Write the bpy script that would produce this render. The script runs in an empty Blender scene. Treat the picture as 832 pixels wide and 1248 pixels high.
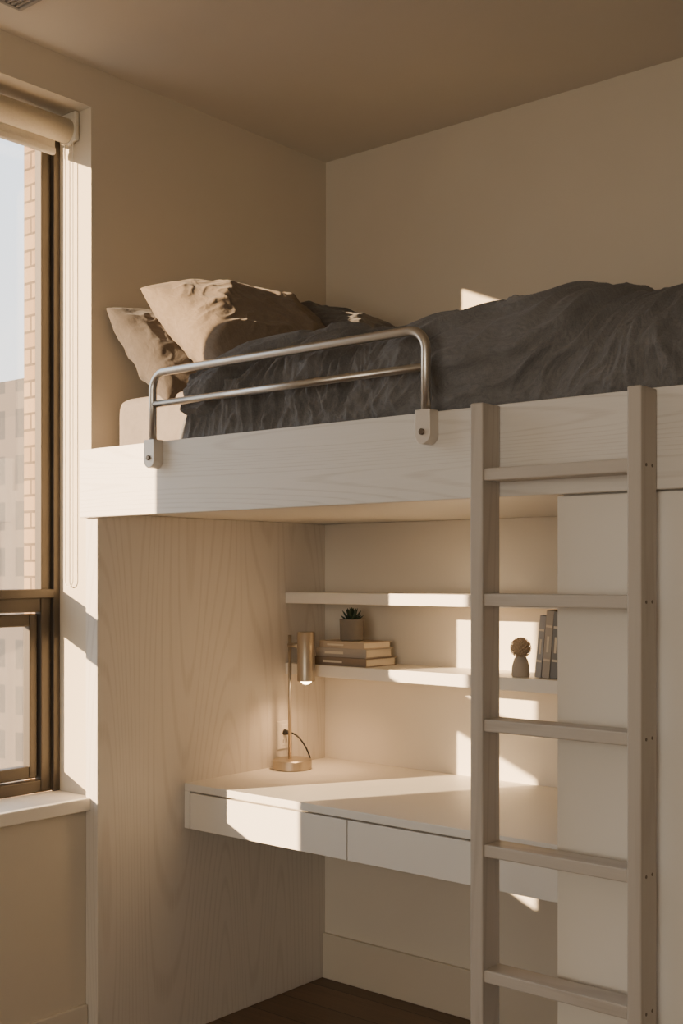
import bpy, bmesh, math, random
from mathutils import Vector, noise, Matrix
random.seed(4)
S = bpy.context.scene
COL = S.collection

# ------------------------------------------------------------------ materials
def nt(name):
    m = bpy.data.materials.new(name); m.use_nodes = True
    n = m.node_tree.nodes; l = m.node_tree.links
    return m, n, l, n["Principled BSDF"]

def plain(name, col, rough=0.5, metal=0.0, bump=0.0, bscale=60, var=0.06):
    m, n, l, b = nt(name)
    b.inputs["Roughness"].default_value = rough
    b.inputs["Metallic"].default_value = metal
    tc = n.new("ShaderNodeTexCoord")
    ns = n.new("ShaderNodeTexNoise"); ns.inputs["Scale"].default_value = 3.0
    ns.inputs["Detail"].default_value = 4
    l.new(tc.outputs["Object"], ns.inputs["Vector"])
    rp = n.new("ShaderNodeValToRGB")
    rp.color_ramp.elements[0].position = .3; rp.color_ramp.elements[1].position = .7
    rp.color_ramp.elements[0].color = [c*(1-var) for c in col]+[1]
    rp.color_ramp.elements[1].color = [min(1, c*(1+var)) for c in col]+[1]
    l.new(ns.outputs["Fac"], rp.inputs["Fac"]); l.new(rp.outputs["Color"], b.inputs["Base Color"])
    if bump > 0:
        n2 = n.new("ShaderNodeTexNoise"); n2.inputs["Scale"].default_value = bscale
        n2.inputs["Detail"].default_value = 3
        l.new(tc.outputs["Object"], n2.inputs["Vector"])
        bp = n.new("ShaderNodeBump"); bp.inputs["Strength"].default_value = bump
        bp.inputs["Distance"].default_value = 0.002
        l.new(n2.outputs["Fac"], bp.inputs["Height"]); l.new(bp.outputs["Normal"], b.inputs["Normal"])
    return m

def wood(name, light, dark, grain, across=7.0, along=0.7, rings=34.0, amt=0.5, rough=0.5, thin=.45):
    m, n, l, b = nt(name)
    b.inputs["Roughness"].default_value = rough
    tc = n.new("ShaderNodeTexCoord")
    mp = n.new("ShaderNodeMapping")
    sc = [across]*3; sc[grain] = along
    mp.inputs["Scale"].default_value = sc
    l.new(tc.outputs["Object"], mp.inputs["Vector"])
    ns = n.new("ShaderNodeTexNoise"); ns.inputs["Scale"].default_value = 1.0
    ns.inputs["Detail"].default_value = 0.6; ns.inputs["Roughness"].default_value = .25
    l.new(mp.outputs["Vector"], ns.inputs["Vector"])
    mul = n.new("ShaderNodeMath"); mul.operation = 'MULTIPLY'; mul.inputs[1].default_value = rings*2
    l.new(ns.outputs["Fac"], mul.inputs[0])
    sn = n.new("ShaderNodeMath"); sn.operation = 'SINE'; l.new(mul.outputs[0], sn.inputs[0])
    r1 = n.new("ShaderNodeMapRange"); r1.inputs["From Min"].default_value = thin; r1.inputs["From Max"].default_value = 1.0
    l.new(sn.outputs[0], r1.inputs["Value"])
    mp2 = n.new("ShaderNodeMapping"); sc2 = [330.0]*3; sc2[grain] = 9.0
    mp2.inputs["Scale"].default_value = sc2
    l.new(tc.outputs["Object"], mp2.inputs["Vector"])
    n2 = n.new("ShaderNodeTexNoise"); n2.inputs["Scale"].default_value = 1.0; n2.inputs["Detail"].default_value = 3
    l.new(mp2.outputs["Vector"], n2.inputs["Vector"])
    r2 = n.new("ShaderNodeMapRange"); r2.inputs["From Min"].default_value = .3; r2.inputs["From Max"].default_value = .75
    l.new(n2.outputs["Fac"], r2.inputs["Value"])
    mm = n.new("ShaderNodeMath"); mm.operation = 'MULTIPLY'
    ofs = n.new("ShaderNodeMath"); ofs.operation = 'MULTIPLY_ADD'; ofs.inputs[1].default_value = .6; ofs.inputs[2].default_value = .4
    l.new(r2.outputs[0], ofs.inputs[0])
    l.new(r1.outputs[0], mm.inputs[0]); l.new(ofs.outputs[0], mm.inputs[1])
    ad = n.new("ShaderNodeMath"); ad.operation = 'MULTIPLY_ADD'; ad.inputs[1].default_value = .3
    l.new(r2.outputs[0], ad.inputs[0]); l.new(mm.outputs[0], ad.inputs[2])
    am = n.new("ShaderNodeMath"); am.operation = 'MULTIPLY'; am.inputs[1].default_value = amt; am.use_clamp = True
    l.new(ad.outputs[0], am.inputs[0])
    mx = n.new("ShaderNodeMix"); mx.data_type = 'RGBA'
    mx.inputs[6].default_value = (*light, 1); mx.inputs[7].default_value = (*dark, 1)
    l.new(am.outputs[0], mx.inputs[0]); l.new(mx.outputs[2], b.inputs["Base Color"])
    bp = n.new("ShaderNodeBump"); bp.inputs["Strength"].default_value = .2; bp.inputs["Distance"].default_value = .0006
    bp.invert = True
    l.new(ad.outputs[0], bp.inputs["Height"]); l.new(bp.outputs["Normal"], b.inputs["Normal"])
    return m

def fabric(name, col, var=.25, weave=500, bump=.35):
    m, n, l, b = nt(name)
    b.inputs["Roughness"].default_value = .95
    b.inputs["Sheen Weight"].default_value = .10
    b.inputs["Sheen Roughness"].default_value = .5
    tc = n.new("ShaderNodeTexCoord")
    outs = []
    for sc in ((weave, weave*.08, weave), (weave*.08, weave, weave*.1)):
        mp = n.new("ShaderNodeMapping"); mp.inputs["Scale"].default_value = sc
        l.new(tc.outputs["Object"], mp.inputs["Vector"])
        ns = n.new("ShaderNodeTexNoise"); ns.inputs["Scale"].default_value = 1; ns.inputs["Detail"].default_value = 2
        l.new(mp.outputs["Vector"], ns.inputs["Vector"]); outs.append(ns.outputs["Fac"])
    ad = n.new("ShaderNodeMath"); ad.operation = 'ADD'
    l.new(outs[0], ad.inputs[0]); l.new(outs[1], ad.inputs[1])
    rp = n.new("ShaderNodeMapRange"); rp.inputs["From Min"].default_value = .7; rp.inputs["From Max"].default_value = 1.3
    l.new(ad.outputs[0], rp.inputs["Value"])
    mx = n.new("ShaderNodeMix"); mx.data_type = 'RGBA'
    mx.inputs[6].default_value = (*[c*(1-var) for c in col], 1)
    mx.inputs[7].default_value = (*[min(1, c*(1+var)) for c in col], 1)
    l.new(rp.outputs[0], mx.inputs[0]); l.new(mx.outputs[2], b.inputs["Base Color"])
    n3 = n.new("ShaderNodeTexNoise"); n3.inputs["Scale"].default_value = 26; n3.inputs["Detail"].default_value = 5
    n3.inputs["Distortion"].default_value = 1.0
    l.new(tc.outputs["Object"], n3.inputs["Vector"])
    b1 = n.new("ShaderNodeBump"); b1.inputs["Strength"].default_value = bump; b1.inputs["Distance"].default_value = .009
    l.new(n3.outputs["Fac"], b1.inputs["Height"])
    b2 = n.new("ShaderNodeBump"); b2.inputs["Strength"].default_value = .25; b2.inputs["Distance"].default_value = .0008
    l.new(ad.outputs[0], b2.inputs["Height"]); l.new(b1.outputs["Normal"], b2.inputs["Normal"])
    l.new(b2.outputs["Normal"], b.inputs["Normal"])
    return m

M_wall = plain("wall_paint", (.63, .555, .435), .9, bump=.15, bscale=250, var=.02)
M_ceil = plain("ceiling_paint", (.71, .64, .54), .95, bump=.1, bscale=250, var=.02)
M_white = plain("white_lacquer", (.77, .725, .65), .45, var=.015)
M_nook = plain("nook_paint", (.72, .655, .55), .7, var=.02)
M_trim = plain("trim_paint", (.64, .57, .46), .5, var=.02)
M_sill = plain("sill_paint", (.80, .74, .64), .5, var=.02)
M_panel = wood("whitewashed_oak_vertical", (.66, .605, .53), (.44, .38, .31), 2, across=5.0, along=.36, rings=100, amt=.36, thin=.40)
M_plank = wood("whitewashed_oak_horizontal", (.74, .70, .64), (.52, .465, .40), 0, across=9.0, along=.5, rings=60, amt=.42)
M_lad = wood("ladder_oak", (.50, .45, .39), (.36, .31, .26), 2, across=14, along=.8, rings=22, amt=.5)
M_rung = wood("rung_oak", (.52, .47, .41), (.38, .33, .275), 0, across=14, along=.8, rings=22, amt=.5)
M_steel = plain("brushed_steel", (.55, .52, .47), .32, 1.0, var=.03)
M_plate = plain("bracket_plate", (.66, .60, .52), .4, .35, var=.03)
M_bolt = plain("bolt_metal", (.16, .13, .10), .35, 1.0)
M_frame = plain("bronze_aluminium", (.075, .062, .048), .45, .4, var=.05)
M_duvet = fabric("charcoal_linen", (.148, .144, .141), var=.2, bump=.55)
M_pilA = fabric("taupe_linen", (.175, .134, .095), var=.15, bump=.4)
M_pilB = fabric("brown_grey_linen", (.075, .060, .047), var=.15, bump=.4)
M_pilC = fabric("dark_grey_linen", (.090, .081, .073))
M_sheet = fabric("sheet_linen", (.20, .17, .148), var=.08, bump=.2)
M_lamp = plain("satin_nickel", (.48, .41, .32), .38, .9, var=.03)
M_black = plain("black_rubber", (.012, .012, .012), .5)
M_outlet = plain("outlet_plastic", (.78, .72, .62), .35, var=.01)
M_blind = fabric("blind_fabric", (.72, .66, .55), var=.05, bump=.05)
M_chain = plain("chain_plastic", (.75, .68, .55), .4)
M_stone = plain("stone_pot", (.22, .19, .155), .9, bump=1.0, bscale=60, var=.35)
M_leaf = plain("succulent_leaf", (.035, .06, .035), .5, var=.4)
M_page = plain("paper_pages", (.66, .58, .45), .9, var=.08)
M_bk1 = plain("cloth_cover_sand", (.46, .37, .27), .8, bump=.3, bscale=400)
M_bk2 = plain("cloth_cover_umber", (.22, .165, .12), .8, bump=.3, bscale=400)
M_bk3 = plain("cloth_cover_stone", (.40, .35, .29), .8, bump=.3, bscale=400)
M_bk4 = plain("cloth_cover_grey", (.34, .33, .32), .7, bump=.3, bscale=400)
M_bk5 = plain("cloth_cover_slate", (.20, .195, .19), .7)
M_moss = plain("dried_cone", (.42, .31, .205), .9, bump=.6, bscale=150, var=.3)
M_grey = plain("vent_metal", (.35, .32, .28), .5)

M_floor, n, l, b = nt("oak_floor")
b.inputs["Roughness"].default_value = .45
tc = n.new("ShaderNodeTexCoord")
br = n.new("ShaderNodeTexBrick"); br.inputs["Scale"].default_value = 1
br.inputs["Brick Width"].default_value = 1.4; br.inputs["Row Height"].default_value = .14
br.inputs["Mortar Size"].default_value = .0015; br.offset = .37
br.inputs["Color1"].default_value = (.17, .10, .055, 1); br.inputs["Color2"].default_value = (.23, .14, .08, 1)
br.inputs["Mortar"].default_value = (.03, .02, .01, 1)
l.new(tc.outputs["Object"], br.inputs["Vector"])
mp = n.new("ShaderNodeMapping"); mp.inputs["Scale"].default_value = (3, 90, 3)
l.new(tc.outputs["Object"], mp.inputs["Vector"])
ns = n.new("ShaderNodeTexNoise"); ns.inputs["Scale"].default_value = 1; ns.inputs["Detail"].default_value = 4
l.new(mp.outputs["Vector"], ns.inputs["Vector"])
mx = n.new("ShaderNodeMix"); mx.data_type = 'RGBA'; mx.blend_type = 'MULTIPLY'; mx.inputs[0].default_value = .5
l.new(br.outputs["Color"], mx.inputs[6]); l.new(ns.outputs["Fac"], mx.inputs[7]); l.new(mx.outputs[2], b.inputs["Base Color"])

M_brick, n, l, b = nt("tan_brick")
b.inputs["Roughness"].default_value = .9
tc = n.new("ShaderNodeTexCoord")
sp = n.new("ShaderNodeSeparateXYZ"); cb = n.new("ShaderNodeCombineXYZ")
l.new(tc.outputs["Object"], sp.inputs[0])
ad = n.new("ShaderNodeMath"); l.new(sp.outputs[0], ad.inputs[0]); l.new(sp.outputs[1], ad.inputs[1])
l.new(ad.outputs[0], cb.inputs[0]); l.new(sp.outputs[2], cb.inputs[1])
br = n.new("ShaderNodeTexBrick"); br.inputs["Scale"].default_value = 1
br.inputs["Brick Width"].default_value = .16; br.inputs["Row Height"].default_value = .048
br.inputs["Mortar Size"].default_value = .004
br.inputs["Color1"].default_value = (.26, .165, .095, 1); br.inputs["Color2"].default_value = (.34, .23, .135, 1)
br.inputs["Mortar"].default_value = (.10, .07, .045, 1)
l.new(cb.outputs[0], br.inputs["Vector"]); l.new(br.outputs["Color"], b.inputs["Base Color"])

M_bld, n, l, b = nt("far_facade")
tc = n.new("ShaderNodeTexCoord"); b.inputs["Roughness"].default_value = .8
sp = n.new("ShaderNodeSeparateXYZ"); cb = n.new("ShaderNodeCombineXYZ")
l.new(tc.outputs["Object"], sp.inputs[0])
ad = n.new("ShaderNodeMath"); l.new(sp.outputs[0], ad.inputs[0]); l.new(sp.outputs[1], ad.inputs[1])
l.new(ad.outputs[0], cb.inputs[0]); l.new(sp.outputs[2], cb.inputs[1])
br = n.new("ShaderNodeTexBrick"); br.offset = 0; br.inputs["Scale"].default_value = 1
br.inputs["Brick Width"].default_value = .9; br.inputs["Row Height"].default_value = 1.1
br.inputs["Mortar Size"].default_value = .22
br.inputs["Color1"].default_value = (.035, .035, .04, 1); br.inputs["Color2"].default_value = (.06, .058, .058, 1)
br.inputs["Mortar"].default_value = (.10, .085, .075, 1)
l.new(cb.outputs[0], br.inputs["Vector"]); l.new(br.outputs["Color"], b.inputs["Base Color"])

M_glass = bpy.data.materials.new("window_glass"); M_glass.use_nodes = True
n = M_glass.node_tree.nodes; l = M_glass.node_tree.links; n.clear()
o = n.new("ShaderNodeOutputMaterial"); mix = n.new("ShaderNodeMixShader"); tr = n.new("ShaderNodeBsdfTransparent")
gl = n.new("ShaderNodeBsdfGlossy"); gl.inputs["Roughness"].default_value = .02
mix.inputs[0].default_value = .05
l.new(tr.outputs[0], mix.inputs[1]); l.new(gl.outputs[0], mix.inputs[2]); l.new(mix.outputs[0], o.inputs[0])

def emis(name, col, s):
    m = bpy.data.materials.new(name); m.use_nodes = True
    b = m.node_tree.nodes["Principled BSDF"]
    b.inputs["Emission Color"].default_value = (*col, 1); b.inputs["Emission Strength"].default_value = s
    return m
M_bulb = emis("lamp_bulb", (1, .68, .36), 22)

# ------------------------------------------------------------------ helpers
def empty(name):
    e = bpy.data.objects.new(name, None); COL.objects.link(e); e.empty_display_size = .1
    return e

def finish(bm, name, mat, parent=None, smooth=False, bevel=0, seg=2):
    me = bpy.data.meshes.new(name); bm.to_mesh(me); bm.free()
    if isinstance(mat, (list, tuple)):
        for m in mat: me.materials.append(m)
    else: me.materials.append(mat)
    ob = bpy.data.objects.new(name, me); COL.objects.link(ob)
    if smooth:
        for p in me.polygons: p.use_smooth = True
    if bevel:
        md = ob.modifiers.new("bevel", 'BEVEL'); md.width = bevel; md.segments = seg; md.limit_method = 'ANGLE'
        md.harden_normals = False
    if parent: ob.parent = parent
    return ob

def addbox(bm, x0, x1, y0, y1, z0, z1, mi=0):
    v = [bm.verts.new(p) for p in ((x0,y0,z0),(x1,y0,z0),(x1,y1,z0),(x0,y1,z0),(x0,y0,z1),(x1,y0,z1),(x1,y1,z1),(x0,y1,z1))]
    for f in ((0,3,2,1),(4,5,6,7),(0,1,5,4),(1,2,6,5),(2,3,7,6),(3,0,4,7)):
        fc = bm.faces.new([v[i] for i in f]); fc.material_index = mi

def box(name, d, mat, parent=None, bevel=0):
    bm = bmesh.new(); addbox(bm, *d)
    return finish(bm, name, mat, parent, bevel=bevel)

def boxes(name, ds, mat, parent=None, bevel=0):
    bm = bmesh.new()
    for d in ds: addbox(bm, *d)
    return finish(bm, name, mat, parent, bevel=bevel)

def cyl(name, p0, p1, r, mat, parent=None, r2=None, seg=40, bevel=0, cap=True):
    p0 = Vector(p0); p1 = Vector(p1); d = p1-p0
    bm = bmesh.new()
    bmesh.ops.create_cone(bm, cap_ends=cap, segments=seg, radius1=r, radius2=r if r2 is None else r2, depth=d.length)
    q = d.to_track_quat('Z', 'Y')
    bmesh.ops.transform(bm, matrix=Matrix.Translation((p0+p1)/2) @ q.to_matrix().to_4x4(), verts=bm.verts)
    ob = finish(bm, name, mat, parent, bevel=bevel)
    for p in ob.data.polygons: p.use_smooth = len(p.vertices) == 4
    return ob

def tube(name, pts, r, mat, parent=None, seg=16, cyclic=False):
    pts = [Vector(p) for p in pts]
    bm = bmesh.new(); rings = []
    N = len(pts); up = None
    for i, p in enumerate(pts):
        a = pts[(i-1) % N] if (cyclic or i > 0) else p
        c = pts[(i+1) % N] if (cyclic or i < N-1) else p
        t = (c-a).normalized()
        if up is None:
            up = t.orthogonal().normalized()
        up = (up - t*up.dot(t)).normalized()
        bn = t.cross(up)
        rings.append([bm.verts.new(p + r*(math.cos(2*math.pi*k/seg)*up + math.sin(2*math.pi*k/seg)*bn)) for k in range(seg)])
    R = range(N if cyclic else N-1)
    for i in R:
        A = rings[i]; B = rings[(i+1) % N]
        for k in range(seg):
            bm.faces.new((A[k], A[(k+1) % seg], B[(k+1) % seg], B[k]))
    if not cyclic:
        bm.faces.new(rings[0][::-1]); bm.faces.new(rings[-1])
    return finish(bm, name, mat, parent, smooth=True)

def lathe(name, prof, c, mat, parent=None, seg=48):
    bm = bmesh.new(); rings = []
    for r, z in prof:
        rings.append([bm.verts.new((c[0]+r*math.cos(2*math.pi*k/seg), c[1]+r*math.sin(2*math.pi*k/seg), c[2]+z)) for k in range(seg)])
    for A, B in zip(rings, rings[1:]):
        for k in range(seg):
            bm.faces.new((A[k], A[(k+1) % seg], B[(k+1) % seg], B[k]))
    bmesh.ops.remove_doubles(bm, verts=bm.verts, dist=1e-6)
    bmesh.ops.recalc_face_normals(bm, faces=bm.faces)
    ob = finish(bm, name, mat, parent, smooth=True)
    md = ob.modifiers.new("es", 'EDGE_SPLIT'); md.split_angle = math.radians(40)
    return ob

# ------------------------------------------------------------------ room
H = 2.765
WY0, WY1 = -2.16, -1.0       # window opening along y
WZ0, WZ1 = .735, 2.653
XR, YF = 4.6, -6.0
WT = -.186; BT = -.315
box("floor", (-.24, XR+.1, YF-.1, .1, -.1, 0), M_floor)
box("ceiling", (BT, XR+.1, YF-.1, .1, H, H+.1), M_ceil)
box("wall_back", (BT, XR+.1, 0, .1, 0, H), M_wall)
boxes("wall_left", [(WT, 0, WY1, 0, 0, H), (WT, 0, YF, WY0, 0, H), (WT, 0, WY0, WY1, 0, WZ0-.035), (WT, 0, WY0, WY1, WZ1, H)], M_wall)
box("wall_right", (XR, XR+.1, YF, 0, 0, H), M_wall)
box("wall_front", (-.24, XR+.1, YF-.1, YF, 0, H), M_wall)
boxes("brick_facade", [(BT, WT, WY1, 1.5, -3, H+.4), (BT, WT, YF, WY0, -3, H+.4), (BT, WT, WY0, WY1, -3, WZ0-.03), (BT, WT, WY0, WY1, WZ1, H+.4)], M_brick)
box("window_sill", (-.155, .022, WY0-.03, WY1-.001, WZ0-.035, WZ0), M_sill, bevel=.003)
boxes("baseboard_left", [(0, .014, YF, -1.022, 0, .165)], M_trim, bevel=.003)
boxes("baseboard_back", [(2.2, XR, -.014, 0, 0, .15)], M_trim, bevel=.003)

# window
win = empty("window_1")
fx0, fx1 = -.185, -.155
fw = .055
boxes("outer_frame", [(fx0, fx1, WY1-fw, WY1, WZ0, WZ1), (fx0, fx1, WY0, WY0+fw, WZ0, WZ1),
                      (fx0, fx1, WY0+fw, WY1-fw, WZ1-.06, WZ1), (fx0, fx1, WY0+fw, WY1-fw, WZ0, WZ0+.035),
                      (fx0-.02, fx1-.001, WY0+fw, WY1-fw, 1.245, 1.31)], M_frame, win, bevel=.003)
boxes("frame_lip", [(fx1, fx1+.014, WY1-.022, WY1, WZ0, WZ1), (fx1, fx1+.014, WY0, WY0+.022, WZ0, WZ1),
                    (fx1-.001, fx1+.016, WY0+.022, WY1-.022, 1.285, 1.31)], M_frame, win, bevel=.002)
sx0, sx1 = -.200, -.168
sy0, sy1 = WY0+fw, WY1-fw
boxes("lower_sash", [(sx0, sx1, sy1-.030, sy1-.003, .775, 1.24), (sx0, sx1, sy0+.003, sy0+.030, .775, 1.24),
                     (sx0, sx1, sy0+.030, sy1-.030, 1.205, 1.24), (sx0, sx1, sy0+.030, sy1-.030, .775, .81)], M_frame, win, bevel=.003)
box("upper_pane", (-.176, -.172, sy0, sy1, 1.31, WZ1-.06), M_glass, win)
box("lower_pane", (-.186, -.182, sy0+.030, sy1-.030, .81, 1.205), M_glass, win)

# roller blind
bl = empty("roller_blind")
bx, bz = -.085, 2.600
cyl("fabric_roll", (bx, WY0+.02, bz), (bx, WY1-.02, bz), .034, M_blind, bl, seg=48)
boxes("end_bracket", [(bx-.035, bx+.035, WY1-.017, WY1-.002, bz-.03, WZ1-.001), (bx-.035, bx+.035, WY0+.002, WY0+.017, bz-.03, WZ1-.001)], M_chain, bl, bevel=.004)
cyl("end_cap", (bx, WY1-.02, bz), (bx, WY1-.004, bz), .037, M_chain, bl)
box("hanging_fabric", (bx-.035, bx-.033, WY0+.03, WY1-.035, 2.555, bz), M_blind, bl)
boxes("bottom_bar", [(bx-.043, bx-.025, WY0+.03, WY1-.035, 2.535, 2.557)], M_blind, bl, bevel=.006)
cp = []
zt, zb = bz, 1.335
for i in range(60): cp.append((bx+.018, WY1-.012, zt-(zt-zb)*i/59))
for i in range(1, 8):
    a = math.pi*i/8; cp.append((bx+.018*math.cos(a), WY1-.012, zb-.018*math.sin(a)))
for i in range(60): cp.append((bx-.018, WY1-.012, zb+(zt-zb)*i/59))
tube("chain_loop", cp, .0018, M_chain, bl, seg=6)

# ceiling vent
cv = empty("ceiling_vent")
vx0, vx1, vy0, vy1 = .135, .225, -1.415, -1.325
boxes("vent_frame", [(vx0, vx1, vy0, vy0+.01, H-.008, H), (vx0, vx1, vy1-.01, vy1, H-.008, H), (vx0, vx0+.01, vy0+.01, vy1-.01, H-.008, H), (vx1-.01, vx1, vy0+.01, vy1-.01, H-.008, H)], M_grey, cv, bevel=.002)
boxes("vent_slats", [(vx0+.01, vx1-.01, vy0+.014+i*.014, vy0+.020+i*.014, H-.005, H-.001) for i in range(5)], M_grey, cv)

# outside
box("street_ground", (-80, -3, -60, 90, -6.1, -6), plain("asphalt", (.12, .105, .095), .9))
box("distant_building", (-36, -21, 13.5, 30, -6, 6.0), M_bld)
box("distant_building", (-60, -47, 14, 50, -6, 4.0), M_bld)

# ------------------------------------------------------------------ loft bed
PF = -1.04
BZ0, BZ1 = 1.508, 1.695
bed = empty("loft_bed")
BX1 = 2.16
box("front_rail_board", (0.001, BX1, PF, -1.012, BZ0, BZ1), M_plank, bed, bevel=.002)
box("platform", (0.001, BX1-.03, -1.011, -.002, BZ0+.012, 1.60), M_white, bed)
box("end_board", (BX1-.029, BX1, -1.011, -.002, BZ0, BZ1), M_plank, bed, bevel=.002)
box("side_panel", (.001, .052, -1.02, -.002, 0, BZ0+.0115), M_panel, bed, bevel=.002)
def softbox(name, x0, x1, y0, y1, z0, z1, r, mat, parent):
    bm = bmesh.new(); addbox(bm, x0, x1, y0, y1, z0, z1)
    bmesh.ops.bevel(bm, geom=bm.edges[:]+bm.verts[:], offset=r, segments=6, affect='EDGES', profile=.6)
    bmesh.ops.triangulate(bm, faces=[f for f in bm.faces if len(f.verts) > 4])
    ob = finish(bm, name, mat, parent, smooth=True)
    return ob
softbox("mattress", .045, 2.07, -.955, -.06, 1.60, 1.842, .045, M_sheet, bed)

# guard rail
gr = empty("guard_rail")
ry = PF-.018
xl, xr, zt, zl = .325, 1.188, 1.868, 1.788
R = .045; pts = [(xl, ry, 1.665)]
for i in range(0, 13):
    a = math.pi/2*i/12
    pts.append((xl+R-R*math.cos(a), ry, zt-R+R*math.sin(a)))
for i in range(0, 13):
    a = math.pi/2*i/12
    pts.append((xr-R+R*math.sin(a), ry, zt-R+R*math.cos(a)))
pts.append((xr, ry, 1.665))
tube("hoop_tube", pts, .0105, M_steel, gr, seg=24)
tube("middle_tube", [(xl+.004, ry, zl), (xr-.004, ry, zl)], .009, M_steel, gr, seg=24)
for i, x in enumerate((xl, xr)):
    bm = bmesh.new()
    w = .0195; zt2, zc = 1.697, 1.644
    out = [(-w, zt2), (-w, zc)] + [(-w*math.cos(math.pi*k/16), zc-w*math.sin(math.pi*k/16)) for k in range(1, 16)] + [(w, zc), (w, zt2)]
    fr = [bm.verts.new((x+a, ry-.014, z)) for a, z in out]; bk = [bm.verts.new((x+a, PF-.0005, z)) for a, z in out]
    bm.faces.new(fr); bm.faces.new(bk[::-1])
    for k in range(len(out)):
        k2 = (k+1) % len(out); bm.faces.new((fr[k], bk[k], bk[k2], fr[k2]))
    bmesh.ops.recalc_face_normals(bm, faces=bm.faces)
    finish(bm, "bracket_%d" % (i+1), M_plate, gr, bevel=.0015)
    cyl("bolt_%d" % (i+1), (x, ry-.019, 1.650), (x, ry-.010, 1.650), .0065, M_bolt, gr, bevel=.001)

# ------------------------------------------------------------------ ladder
ld = empty("bunk_ladder")
LY0, LY1 = -1.105, -1.0405
LX = (1.330, 1.359, 1.668, 1.696)
box("post_left", (LX[0], LX[1], LY0, LY1, 0, 1.692), M_lad, ld, bevel=.003)
box("post_right", (LX[2], LX[3], LY0, LY1, 0, 1.692), M_lad, ld, bevel=.003)
for i in range(7):
    z = 1.562-.248*i
    box("rung_%d" % (i+1), (LX[1], LX[2], LY0+.004, LY1-.004, z-.025, z), M_rung, ld, bevel=.003)
    for k, yy in enumerate((LY0+.02, LY1-.02)):
        cyl("screw_%d_%d" % (i+1, k+1), (LX[3]-.002, yy, z-.012), (LX[3]+.0008, yy, z-.012), .0032, M_bolt, ld, seg=16)

# ------------------------------------------------------------------ nook
NX = 1.479; NB = -.065
nk = empty("desk_nook_backboard")
box("back_panel", (.0525, NX-.0005, NB, -.002, 0, BZ0+.011), M_nook, nk)
box("baseboard_nook", (.0525, NX-.0005, NB-.014, NB, 0, .15), M_trim, bevel=.003)
cb_ = empty("closet_cabinet")
box("carcass", (NX, 2.13, -1.0, -.002, 0, BZ0+.011), M_white, cb_)
box("door_left", (NX, 1.80, -1.022, -1.0, .003, BZ0-.003), M_white, cb_, bevel=.0015)
box("door_right", (1.803, 2.13, -1.022, -1.0, .003, BZ0-.003), M_white, cb_, bevel=.0015)
tube("door_handle", [(1.83, -1.022, .95), (1.83, -1.045, .95), (1.83, -1.045, 1.10), (1.83, -1.022, 1.10)], .005, M_steel, cb_)

box("wall_shelf", (.0525, NX-.001, -.262, NB-.0005, 1.259, 1.294), M_white, bevel=.0015)
box("wall_shelf", (.0525, NX-.001, -.262, NB-.0005, 1.029, 1.066), M_white, bevel=.0015)

dk = empty("desk")
DF = -.70; DT = .737; DB = .605
box("desk_top", (.0525, NX-.001, DF, NB-.0005, DT-.022, DT), M_white, dk, bevel=.002)
boxes("drawer_case", [(.0525, .075, DF, NB-.001, DB, DT-.022), (NX-.02, NX-.001, DF, NB-.001, DB, DT-.022),
                      (.075, NX-.02, DF+.022, NB-.001, DB, DT-.0225)], M_white, dk, bevel=.001)
for i, (a, c) in enumerate(((.078, .673), (.677, 1.455))):
    box("drawer_front_%d" % (i+1), (a, c, DF, DF+.020, DB, DT-.027), M_white, dk, bevel=.0012)

# ------------------------------------------------------------------ desk lamp
lp = empty("desk_lamp")
lx, ly = .125, -.308
lathe("base", [(0, 0), (.060, 0), (.062, .002), (.062, .028), (.059, .031), (0, .031)], (lx, ly, DT), M_lamp, lp, 64)
sx, sy = lx-.010, ly
cyl("stem", (sx, sy, DT+.03), (sx, sy, 1.160), .0056, M_lamp, lp)
hx, hy = sx+.069, ly
cyl("joint", (sx-.004, sy, 1.128), (hx-.02, hy, 1.128), .0075, M_lamp, lp)
lathe("shade", [(0, 1.172), (.0255, 1.172), (.028, 1.169), (.028, 1.018), (.0255, 1.018), (.0255, 1.15), (0, 1.15)], (hx, hy, 0), M_lamp, lp, 48)
bm = bmesh.new(); bmesh.ops.create_uvsphere(bm, u_segments=24, v_segments=16, radius=.022)
bmesh.ops.translate(bm, verts=bm.verts, vec=(hx, hy, 1.029)); finish(bm, "bulb", M_bulb, lp, smooth=True)
L = bpy.data.lights.new("desk_lamp_light", 'SPOT'); L.energy = 3.8; L.color = (1, .60, .30)
L.spot_size = math.radians(150); L.spot_blend = .9; L.shadow_soft_size = .015
lo = bpy.data.objects.new("lamp_light", L); COL.objects.link(lo); lo.location = (hx, hy, 1.003); lo.parent = lp
def bez(P, n=24):
    out = []
    P = [Vector(p) for p in P]
    for i in range(n+1):
        t = i/n; q = P[:]
        while len(q) > 1: q = [a.lerp(c, t) for a, c in zip(q, q[1:])]
        out.append(q[0])
    return out
oy, oz = -.270, .835
tube("power_cord", bez([(.075, oy, oz+.008), (.115, oy, oz+.01), (.13, oy+.01, oz-.01), (.15, oy+.03, DT+.03), (.16, oy+.03, DT+.004), (.15, oy+.01, DT+.004), (.135, ly+.055, DT+.004)]), .0028, M_black, lp, seg=10)
cyl("plug", (.056, oy, oz+.008), (.08, oy, oz+.008), .010, M_black, lp, r2=.006, seg=20)
wo = empty("wall_outlet")
box("cover_plate", (.0525, .0565, oy-.032, oy+.032, oz-.045, oz+.045), M_outlet, wo, bevel=.0015)
boxes("socket_faces", [(.0565, .058, oy-.015, oy+.015, oz+.006, oz+.034), (.0565, .058, oy-.015, oy+.015, oz-.034, oz-.006)], M_outlet, wo, bevel=.001)
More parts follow.
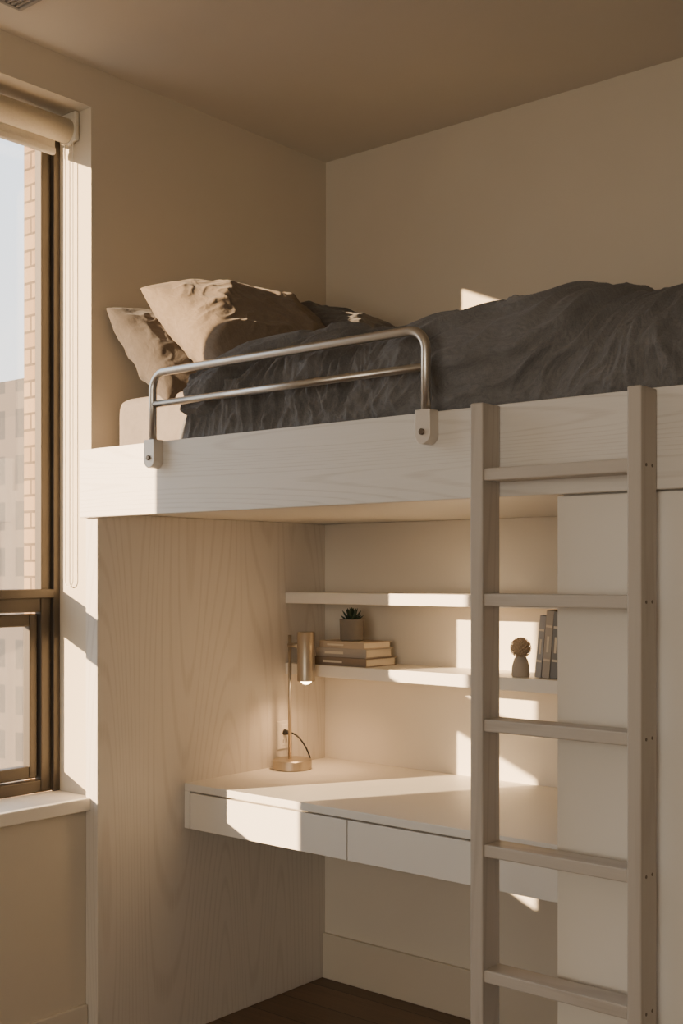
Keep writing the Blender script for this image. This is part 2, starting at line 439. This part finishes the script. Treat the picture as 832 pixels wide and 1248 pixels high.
boxes("slots", [(.0575, .0585, oy-.008, oy-.006, oz-.025, oz-.015), (.0575, .0585, oy+.006, oy+.008, oz-.025, oz-.015)], M_black, wo)

# ------------------------------------------------------------------ books & decor
def book(name, w, d, h, mats, M, parent):
    bm = bmesh.new(); t = .0028
    addbox(bm, 0, w, 0, d, 0, t, 0); addbox(bm, 0, w, 0, d, h-t, h, 0); addbox(bm, 0, w, 0, t, t, h-t, 0)
    addbox(bm, .004, w-.004, t, d-.004, t, h-t, 1)
    addbox(bm, w*.18, w*.55, -.0004, 0, h*.36, h*.62, 1)
    bmesh.ops.transform(bm, matrix=M, verts=bm.verts)
    return finish(bm, name, mats, parent, bevel=0)
SH = 1.066
bs = empty("book_stack")
z = SH+.0003
for nm, w, d, h, c, mats, ang in (("bottom_book", .215, .150, .026, (.165, -.250), (M_bk2, M_page), -1),
                              ("middle_book", .200, .140, .028, (.170, -.245), (M_bk3, M_page), 1.5),
                              ("top_book", .190, .130, .021, (.178, -.238), (M_bk1, M_page), -3)):
    book(nm, w, d, h, mats, Matrix.Translation((c[0], c[1], z)) @ Matrix.Rotation(math.radians(ang), 4, 'Z'), bs)
    z += h+.0003
sp_ = empty("potted_succulent")
pc = (.262, -.178, z)
lathe("stone_pot", [(0, 0), (.034, 0), (.037, .003), (.039, .06), (.0395, .068), (.035, .068), (.034, .058), (0, .056)], pc, M_stone, sp_, 40)
bm = bmesh.new()
for ring, (nl, tilt, ln) in enumerate(((9, 20, .040), (8, 42, .043), (6, 62, .042), (4, 80, .040))):
    for k in range(nl):
        a = 2*math.pi*(k+ring*.45)/nl; tl = math.radians(tilt)
        dv = Vector((math.cos(a)*math.cos(tl), math.sin(a)*math.cos(tl), math.sin(tl)))
        sd = Vector((-math.sin(a), math.cos(a), 0)); nn = dv.cross(sd)
        base = Vector(pc)+Vector((0, 0, .056))
        rings = []
        for t, wv in ((0, .003), (.3, .0065), (.6, .0070), (.85, .004), (1.0, .0004)):
            c0 = base+dv*ln*t+Vector((0, 0, .010*t*t))
            rings.append([bm.verts.new(c0+sd*wv*math.cos(q)+nn*wv*.45*math.sin(q)) for q in [2*math.pi*j/8 for j in range(8)]])
        for A, B in zip(rings, rings[1:]):
            for j in range(8): bm.faces.new((A[j], A[(j+1) % 8], B[(j+1) % 8], B[j]))
bmesh.ops.recalc_face_normals(bm, faces=bm.faces)
finish(bm, "rosette_leaves", M_leaf, sp_, smooth=True)

br_ = empty("upright_books")
x = .955
for i, (h, th, d, mt, lean) in enumerate(((.172, .019, .125, M_bk4, 6), (.186, .023, .13, M_bk3, 5), (.183, .021, .13, M_bk5, 4), (.176, .026, .13, M_bk1, 3), (.188, .02, .13, M_bk4, 2))):
    bm = bmesh.new(); t = .0025
    addbox(bm, 0, t, 0, d, 0, h, 0); addbox(bm, th-t, th, 0, d, 0, h, 0); addbox(bm, t, th-t, 0, t, 0, h, 0)
    addbox(bm, t, th-t, t, d-.004, .004, h-.004, 1)
    for zz in (.25, .75): addbox(bm, .002, th-.002, -.0006, 0, h*zz, h*zz+.006, 1)
    addbox(bm, th*.35, th*.65, -.0006, 0, h*.38, h*.62, 1)
    bmesh.ops.transform(bm, matrix=Matrix.Translation((x, -.225, SH)) @ Matrix.Rotation(math.radians(lean), 4, 'Y'), verts=bm.verts)
    mz = min(v.co.z for v in bm.verts)
    bmesh.ops.translate(bm, verts=bm.verts, vec=(0, 0, SH+.0003-mz))
    finish(bm, "book_%d" % (i+1), (mt, M_page), br_)
    x += th+.0035
tp = empty("pinecone_ornament")
tc_ = (.905, -.215, SH+.0003)
lathe("ornament_base", [(0, 0), (.024, 0), (.0255, .003), (.0245, .028), (.019, .048), (.014, .056), (0, .056)], tc_, M_bk3, tp, 32)
bm = bmesh.new()
cc = Vector((tc_[0], tc_[1], tc_[2]+.080))
bmesh.ops.create_icosphere(bm, subdivisions=3, radius=.025, matrix=Matrix.Translation(cc))
NS = 150
for k in range(NS):
    zz = 1-2*(k+.5)/NS; ph = k*2.39996; rr = math.sqrt(1-zz*zz)
    nrm = Vector((rr*math.cos(ph), rr*math.sin(ph), zz))
    ctr = cc+nrm*.0265
    up = (Vector((0, 0, 1))-nrm*nrm.z)
    up = up.normalized() if up.length > .05 else Vector((1, 0, 0))
    sd = nrm.cross(up)
    outv = [bm.verts.new(ctr+sd*a*.0040+up*b_*.0042+nrm*c_*.0006) for a, b_, c_ in ((-.9, -.9, -3), (.9, -.9, -3), (1, .3, 2), (0, 1.2, 4), (-1, .3, 2))]
    tip = bm.verts.new(ctr+nrm*.0040+up*.001)
    for j in range(5): bm.faces.new((outv[j], outv[(j+1) % 5], tip))
finish(bm, "cone_scales", M_moss, tp)

# ------------------------------------------------------------------ bedding
def ss(a, c, t):
    t = max(0, min(1, (t-a)/(c-a))); return t*t*(3-2*t)
def ridge(p, k=2.2, e=.05):
    v = noise.noise(p)
    return max(0, 1-math.sqrt(v*v+e*e)*k)**2

def profile_pts(ctrl, n):
    P = [Vector((0, a, c)) for a, c in ctrl]; fine = []
    for i in range(len(P)-1):
        p0 = P[max(0, i-1)]; p1 = P[i]; p2 = P[i+1]; p3 = P[min(len(P)-1, i+2)]
        for k in range(40):
            t = k/40
            fine.append(.5*((2*p1)+(-p0+p2)*t+(2*p0-5*p1+4*p2-p3)*t*t+(-p0+3*p1-3*p2+p3)*t**3))
    fine.append(P[-1])
    acc = [0]
    for a, c in zip(fine, fine[1:]): acc.append(acc[-1]+(c-a).length)
    out = []; j = 0
    for i in range(n):
        s = acc[-1]*i/(n-1)
        while j < len(acc)-2 and acc[j+1] < s: j += 1
        f = (s-acc[j])/max(1e-9, acc[j+1]-acc[j]); out.append((fine[j].lerp(fine[j+1], f), s))
    nor = []
    for i in range(n):
        a = out[max(0, i-1)][0]; c = out[min(n-1, i+1)][0]; t = (c-a).normalized()
        nor.append(Vector((0, t.z, -t.y)))
    return [(o[0], nrm, o[1]) for o, nrm in zip(out, nor)], acc[-1]

def shell(name, ctrl, x0, x1, nx, nv, off, mat, parent):
    pr, Ltot = profile_pts(ctrl, nv)
    bm = bmesh.new(); rows = []
    for i in range(nx):
        u = i/(nx-1); row = []
        for (p, nr, s) in pr:
            a = x0(s, Ltot) if callable(x0) else x0
            c = x1(s, Ltot) if callable(x1) else x1
            x = a+(c-a)*u
            o = off(x, s, Ltot, a, c)
            q = p+nr*o
            row.append(bm.verts.new((x, q.y, q.z)))
        rows.append(row)
    for A, B in zip(rows, rows[1:]):
        for k in range(nv-1): bm.faces.new((A[k], A[k+1], B[k+1], B[k]))
    bmesh.ops.recalc_face_normals(bm, faces=bm.faces)
    return finish(bm, name, mat, parent, smooth=True)

bd = empty("duvet")
ctrl = [(-.045, 1.85), (-.05, 1.86), (-.13, 1.875), (-.35, 1.905), (-.58, 1.945), (-.76, 1.955), (-.90, 1.912), (-.978, 1.825), (-.990, 1.76), (-.992, 1.69)]
def wr(x, s, L, amp=1.0, big=1.0):
    v = s
    wx = .12*noise.noise(Vector((x*2.5, v*2.5, 5))); wy = .12*noise.noise(Vector((x*2.5, v*2.5, 9)))
    wx += .03*noise.noise(Vector((x*9, v*9, 15))); wy += .03*noise.noise(Vector((x*9, v*9, 19)))
    X = x+wx; V = v+wy
    a = .75+.8*noise.noise(Vector((x*1.3, v*1.3, 21)))
    p = X*math.cos(a)+V*math.sin(a); q = -X*math.sin(a)+V*math.cos(a)
    a2 = a-.9
    p2 = X*math.cos(a2)+V*math.sin(a2); q2 = -X*math.sin(a2)+V*math.cos(a2)
    o = .030*big*(ridge(Vector((p*3.6, q*1.3, 0)))-.30)
    o += .027*(.45+.55*big)*(ridge(Vector((p*7.5, q*2.4, 3)))-.30)
    o += .021*(ridge(Vector((p2*12, q2*4.2, 7)))-.30)
    o += .0125*(ridge(Vector((p*23, q*8, 2)))-.30)
    o += .0050*(ridge(Vector((p2*50, q2*20, 2)))-.30)
    return o*amp
def soft(o, m):
    return m*math.tanh(o/m)
def off_d(x, s, L, a, c):
    e = s/L
    o = -.03*(1-ss(.35, .95, x))
    front = ss(.60, .78, e)
    o += wr(x, s, L, .75+.35*ss(.5, 1, e), .25+.75*front)
    o -= .022*math.exp(-((x-1.02)/.20)**2)*(1-ss(.70, .85, e))
    o = max(o, -.045)
    o -= .050*ss(1.40, 1.90, x)*(1-ss(.75, .95, e))
    o *= (1-ss(.94, 1.0, e)*.75)*ss(0, .05, e)
    k = ss(.74, .84, e)
    o = o*(1-k)+soft(o, .036)*k
    Rr = .055
    for t in ((a+Rr-x)/Rr, (x-(c-Rr))/Rr):
        if t > 0: o -= .10*(1-math.sqrt(max(0, 1-min(1, t)**2)))
    return o
shell("duvet_body", ctrl, lambda s, L: .56-.17*ss(.40, .62, s/L)-.09*ss(.68, .95, s/L)-.012*math.sin(s*9), 2.12, 760, 360, off_d, M_duvet, bd)
def fx1_(s, L):
    e = s/L
    return .74+.06*math.sin(e*5)-.20*ss(.50, .95, e)
def off_f(x, s, L, a, c):
    e = s/L
    o = -.03*(1-ss(.35, .95, x))+.050+.7*wr(x+3.3, s, L, .8, .7)
    k = ss(.70, .85, e)
    o = o*(1-k)+soft(o, .046)*k
    Rr = .030
    for t in ((a+Rr-x)/Rr, (x-(c-Rr))/Rr, (s-(L-.03))/.03, (.05-s)/.05):
        if t > 0: o -= .075*(1-math.sqrt(max(0, 1-min(1, t)**2)))
    return o
ctrl_f = [(-.30, 1.90), (-.45, 1.92), (-.58, 1.940), (-.76, 1.945), (-.90, 1.905), (-.974, 1.825), (-.982, 1.755)]
shell("folded_flap", ctrl_f, lambda s, L: .52-.16*ss(.15, .55, s/L)+.015*math.sin(s*14), fx1_, 200, 240, off_f, M_duvet, bd)

def pillow(name, W, Hh, T, loc, ea, eb, mat, seed, nu=150):
    ea = Vector(ea).normalized(); eb = Vector(eb); eb = (eb-ea*eb.dot(ea)).normalized(); nn = ea.cross(eb)
    loc = Vector(loc); bm = bmesh.new()
    for side in (1, -1):
        g = []
        for i in range(nu+1):
            u = -1+2*i/nu; row = []
            for j in range(nu+1):
                v = -1+2*j/nu
                au, av = abs(u), abs(v)
                x = W/2*u*(1-.04*(1-v*v)*au**2)
                y = Hh/2*v*(1-.05*(1-u*u)*av**2)
                base = max(0, (1-au**2.8)*(1-av**2.8))
                h = T/2*base**.48
                q = Vector((x*6+seed, y*6, side*3+seed))
                edge = (1-base)**1.5
                ang = math.atan2(y, x)
                w = .014*(ridge(q*.7)-.3)+.009*(ridge(q*1.6)-.3)+.004*(ridge(q*3.6)-.3)
                w += .014*edge*(ridge(Vector((ang*2.6, (x*x+y*y)*3, seed)))-.3)
                h += w*min(1, base*4)
                wob = .012*noise.noise(Vector((u*2.1+seed, v*2.1, 4)))*edge
                row.append(bm.verts.new(loc+ea*(x+wob)+eb*(y+wob)+nn*(h*side)))
            g.append(row)
        for i in range(nu):
            for j in range(nu):
                f = (g[i][j], g[i+1][j], g[i+1][j+1], g[i][j+1])
                bm.faces.new(f if side > 0 else f[::-1])
    bmesh.ops.remove_doubles(bm, verts=bm.verts, dist=1e-5)
    bmesh.ops.recalc_face_normals(bm, faces=bm.faces)
    return finish(bm, name, mat, None, smooth=True)

pillow("pillow", .50, .38, .17, (.155, -.720, 1.955), (0, 1, .0), (-.62, 0, .68), M_pilB, 1.3)
pillow("pillow", .55, .43, .22, (.310, -.660, 2.022), (.10, 1, .05), (-.74, -.02, .60), M_pilA, 5.1)
pillow("pillow", .46, .52, .19, (.365, -.29, 2.045), (.03, 1, .0), (-.93, 0, .36), M_pilC, 8.7)

# ------------------------------------------------------------------ lights
sun = bpy.data.lights.new("low_sun", 'SUN'); sun.energy = 27.0; sun.color = (1, .70, .41); sun.angle = math.radians(.6)
so = bpy.data.objects.new("low_sun", sun); COL.objects.link(so)
so.rotation_euler = Vector((.49, .872, -.21)).to_track_quat('-Z', 'Y').to_euler()

ar = bpy.data.lights.new("room_fill_light", 'AREA'); ar.shape = 'RECTANGLE'; ar.size = 2.4; ar.size_y = 1.6  # unseen fill light added behind the camera to brighten the room, no real fixture
ar.energy = 58; ar.color = (1, .885, .74)
ao = bpy.data.objects.new("room_fill_light", ar); COL.objects.link(ao); ao.location = (2.4, -5.6, 1.5)
ao.rotation_euler = (Vector((.8, -1, 1.35))-Vector((2.4, -5.6, 1.5))).to_track_quat('-Z', 'Z').to_euler()

w = bpy.data.worlds.new("World"); S.world = w; w.use_nodes = True
n = w.node_tree.nodes; l = w.node_tree.links
bg = n["Background"]
tc = n.new("ShaderNodeTexCoord"); sp = n.new("ShaderNodeSeparateXYZ"); rp = n.new("ShaderNodeValToRGB")
l.new(tc.outputs["Generated"], sp.inputs[0]); l.new(sp.outputs[2], rp.inputs["Fac"])
rp.color_ramp.elements[0].position = 0; rp.color_ramp.elements[0].color = (1, .92, .82, 1)
rp.color_ramp.elements[1].position = .5; rp.color_ramp.elements[1].color = (.66, .79, .95, 1)
l.new(rp.outputs["Color"], bg.inputs["Color"]); bg.inputs["Strength"].default_value = 2.8

# ------------------------------------------------------------------ camera
cd = bpy.data.cameras.new("camera"); co = bpy.data.objects.new("camera", cd); COL.objects.link(co)
cd.sensor_fit = 'VERTICAL'; cd.sensor_height = 36; cd.lens = 1437/1248*36
cd.shift_y = 76/1248
co.location = (2.641, -3.068, 1.352); co.rotation_euler = (math.pi/2, 0, math.radians(39.96))
S.camera = co
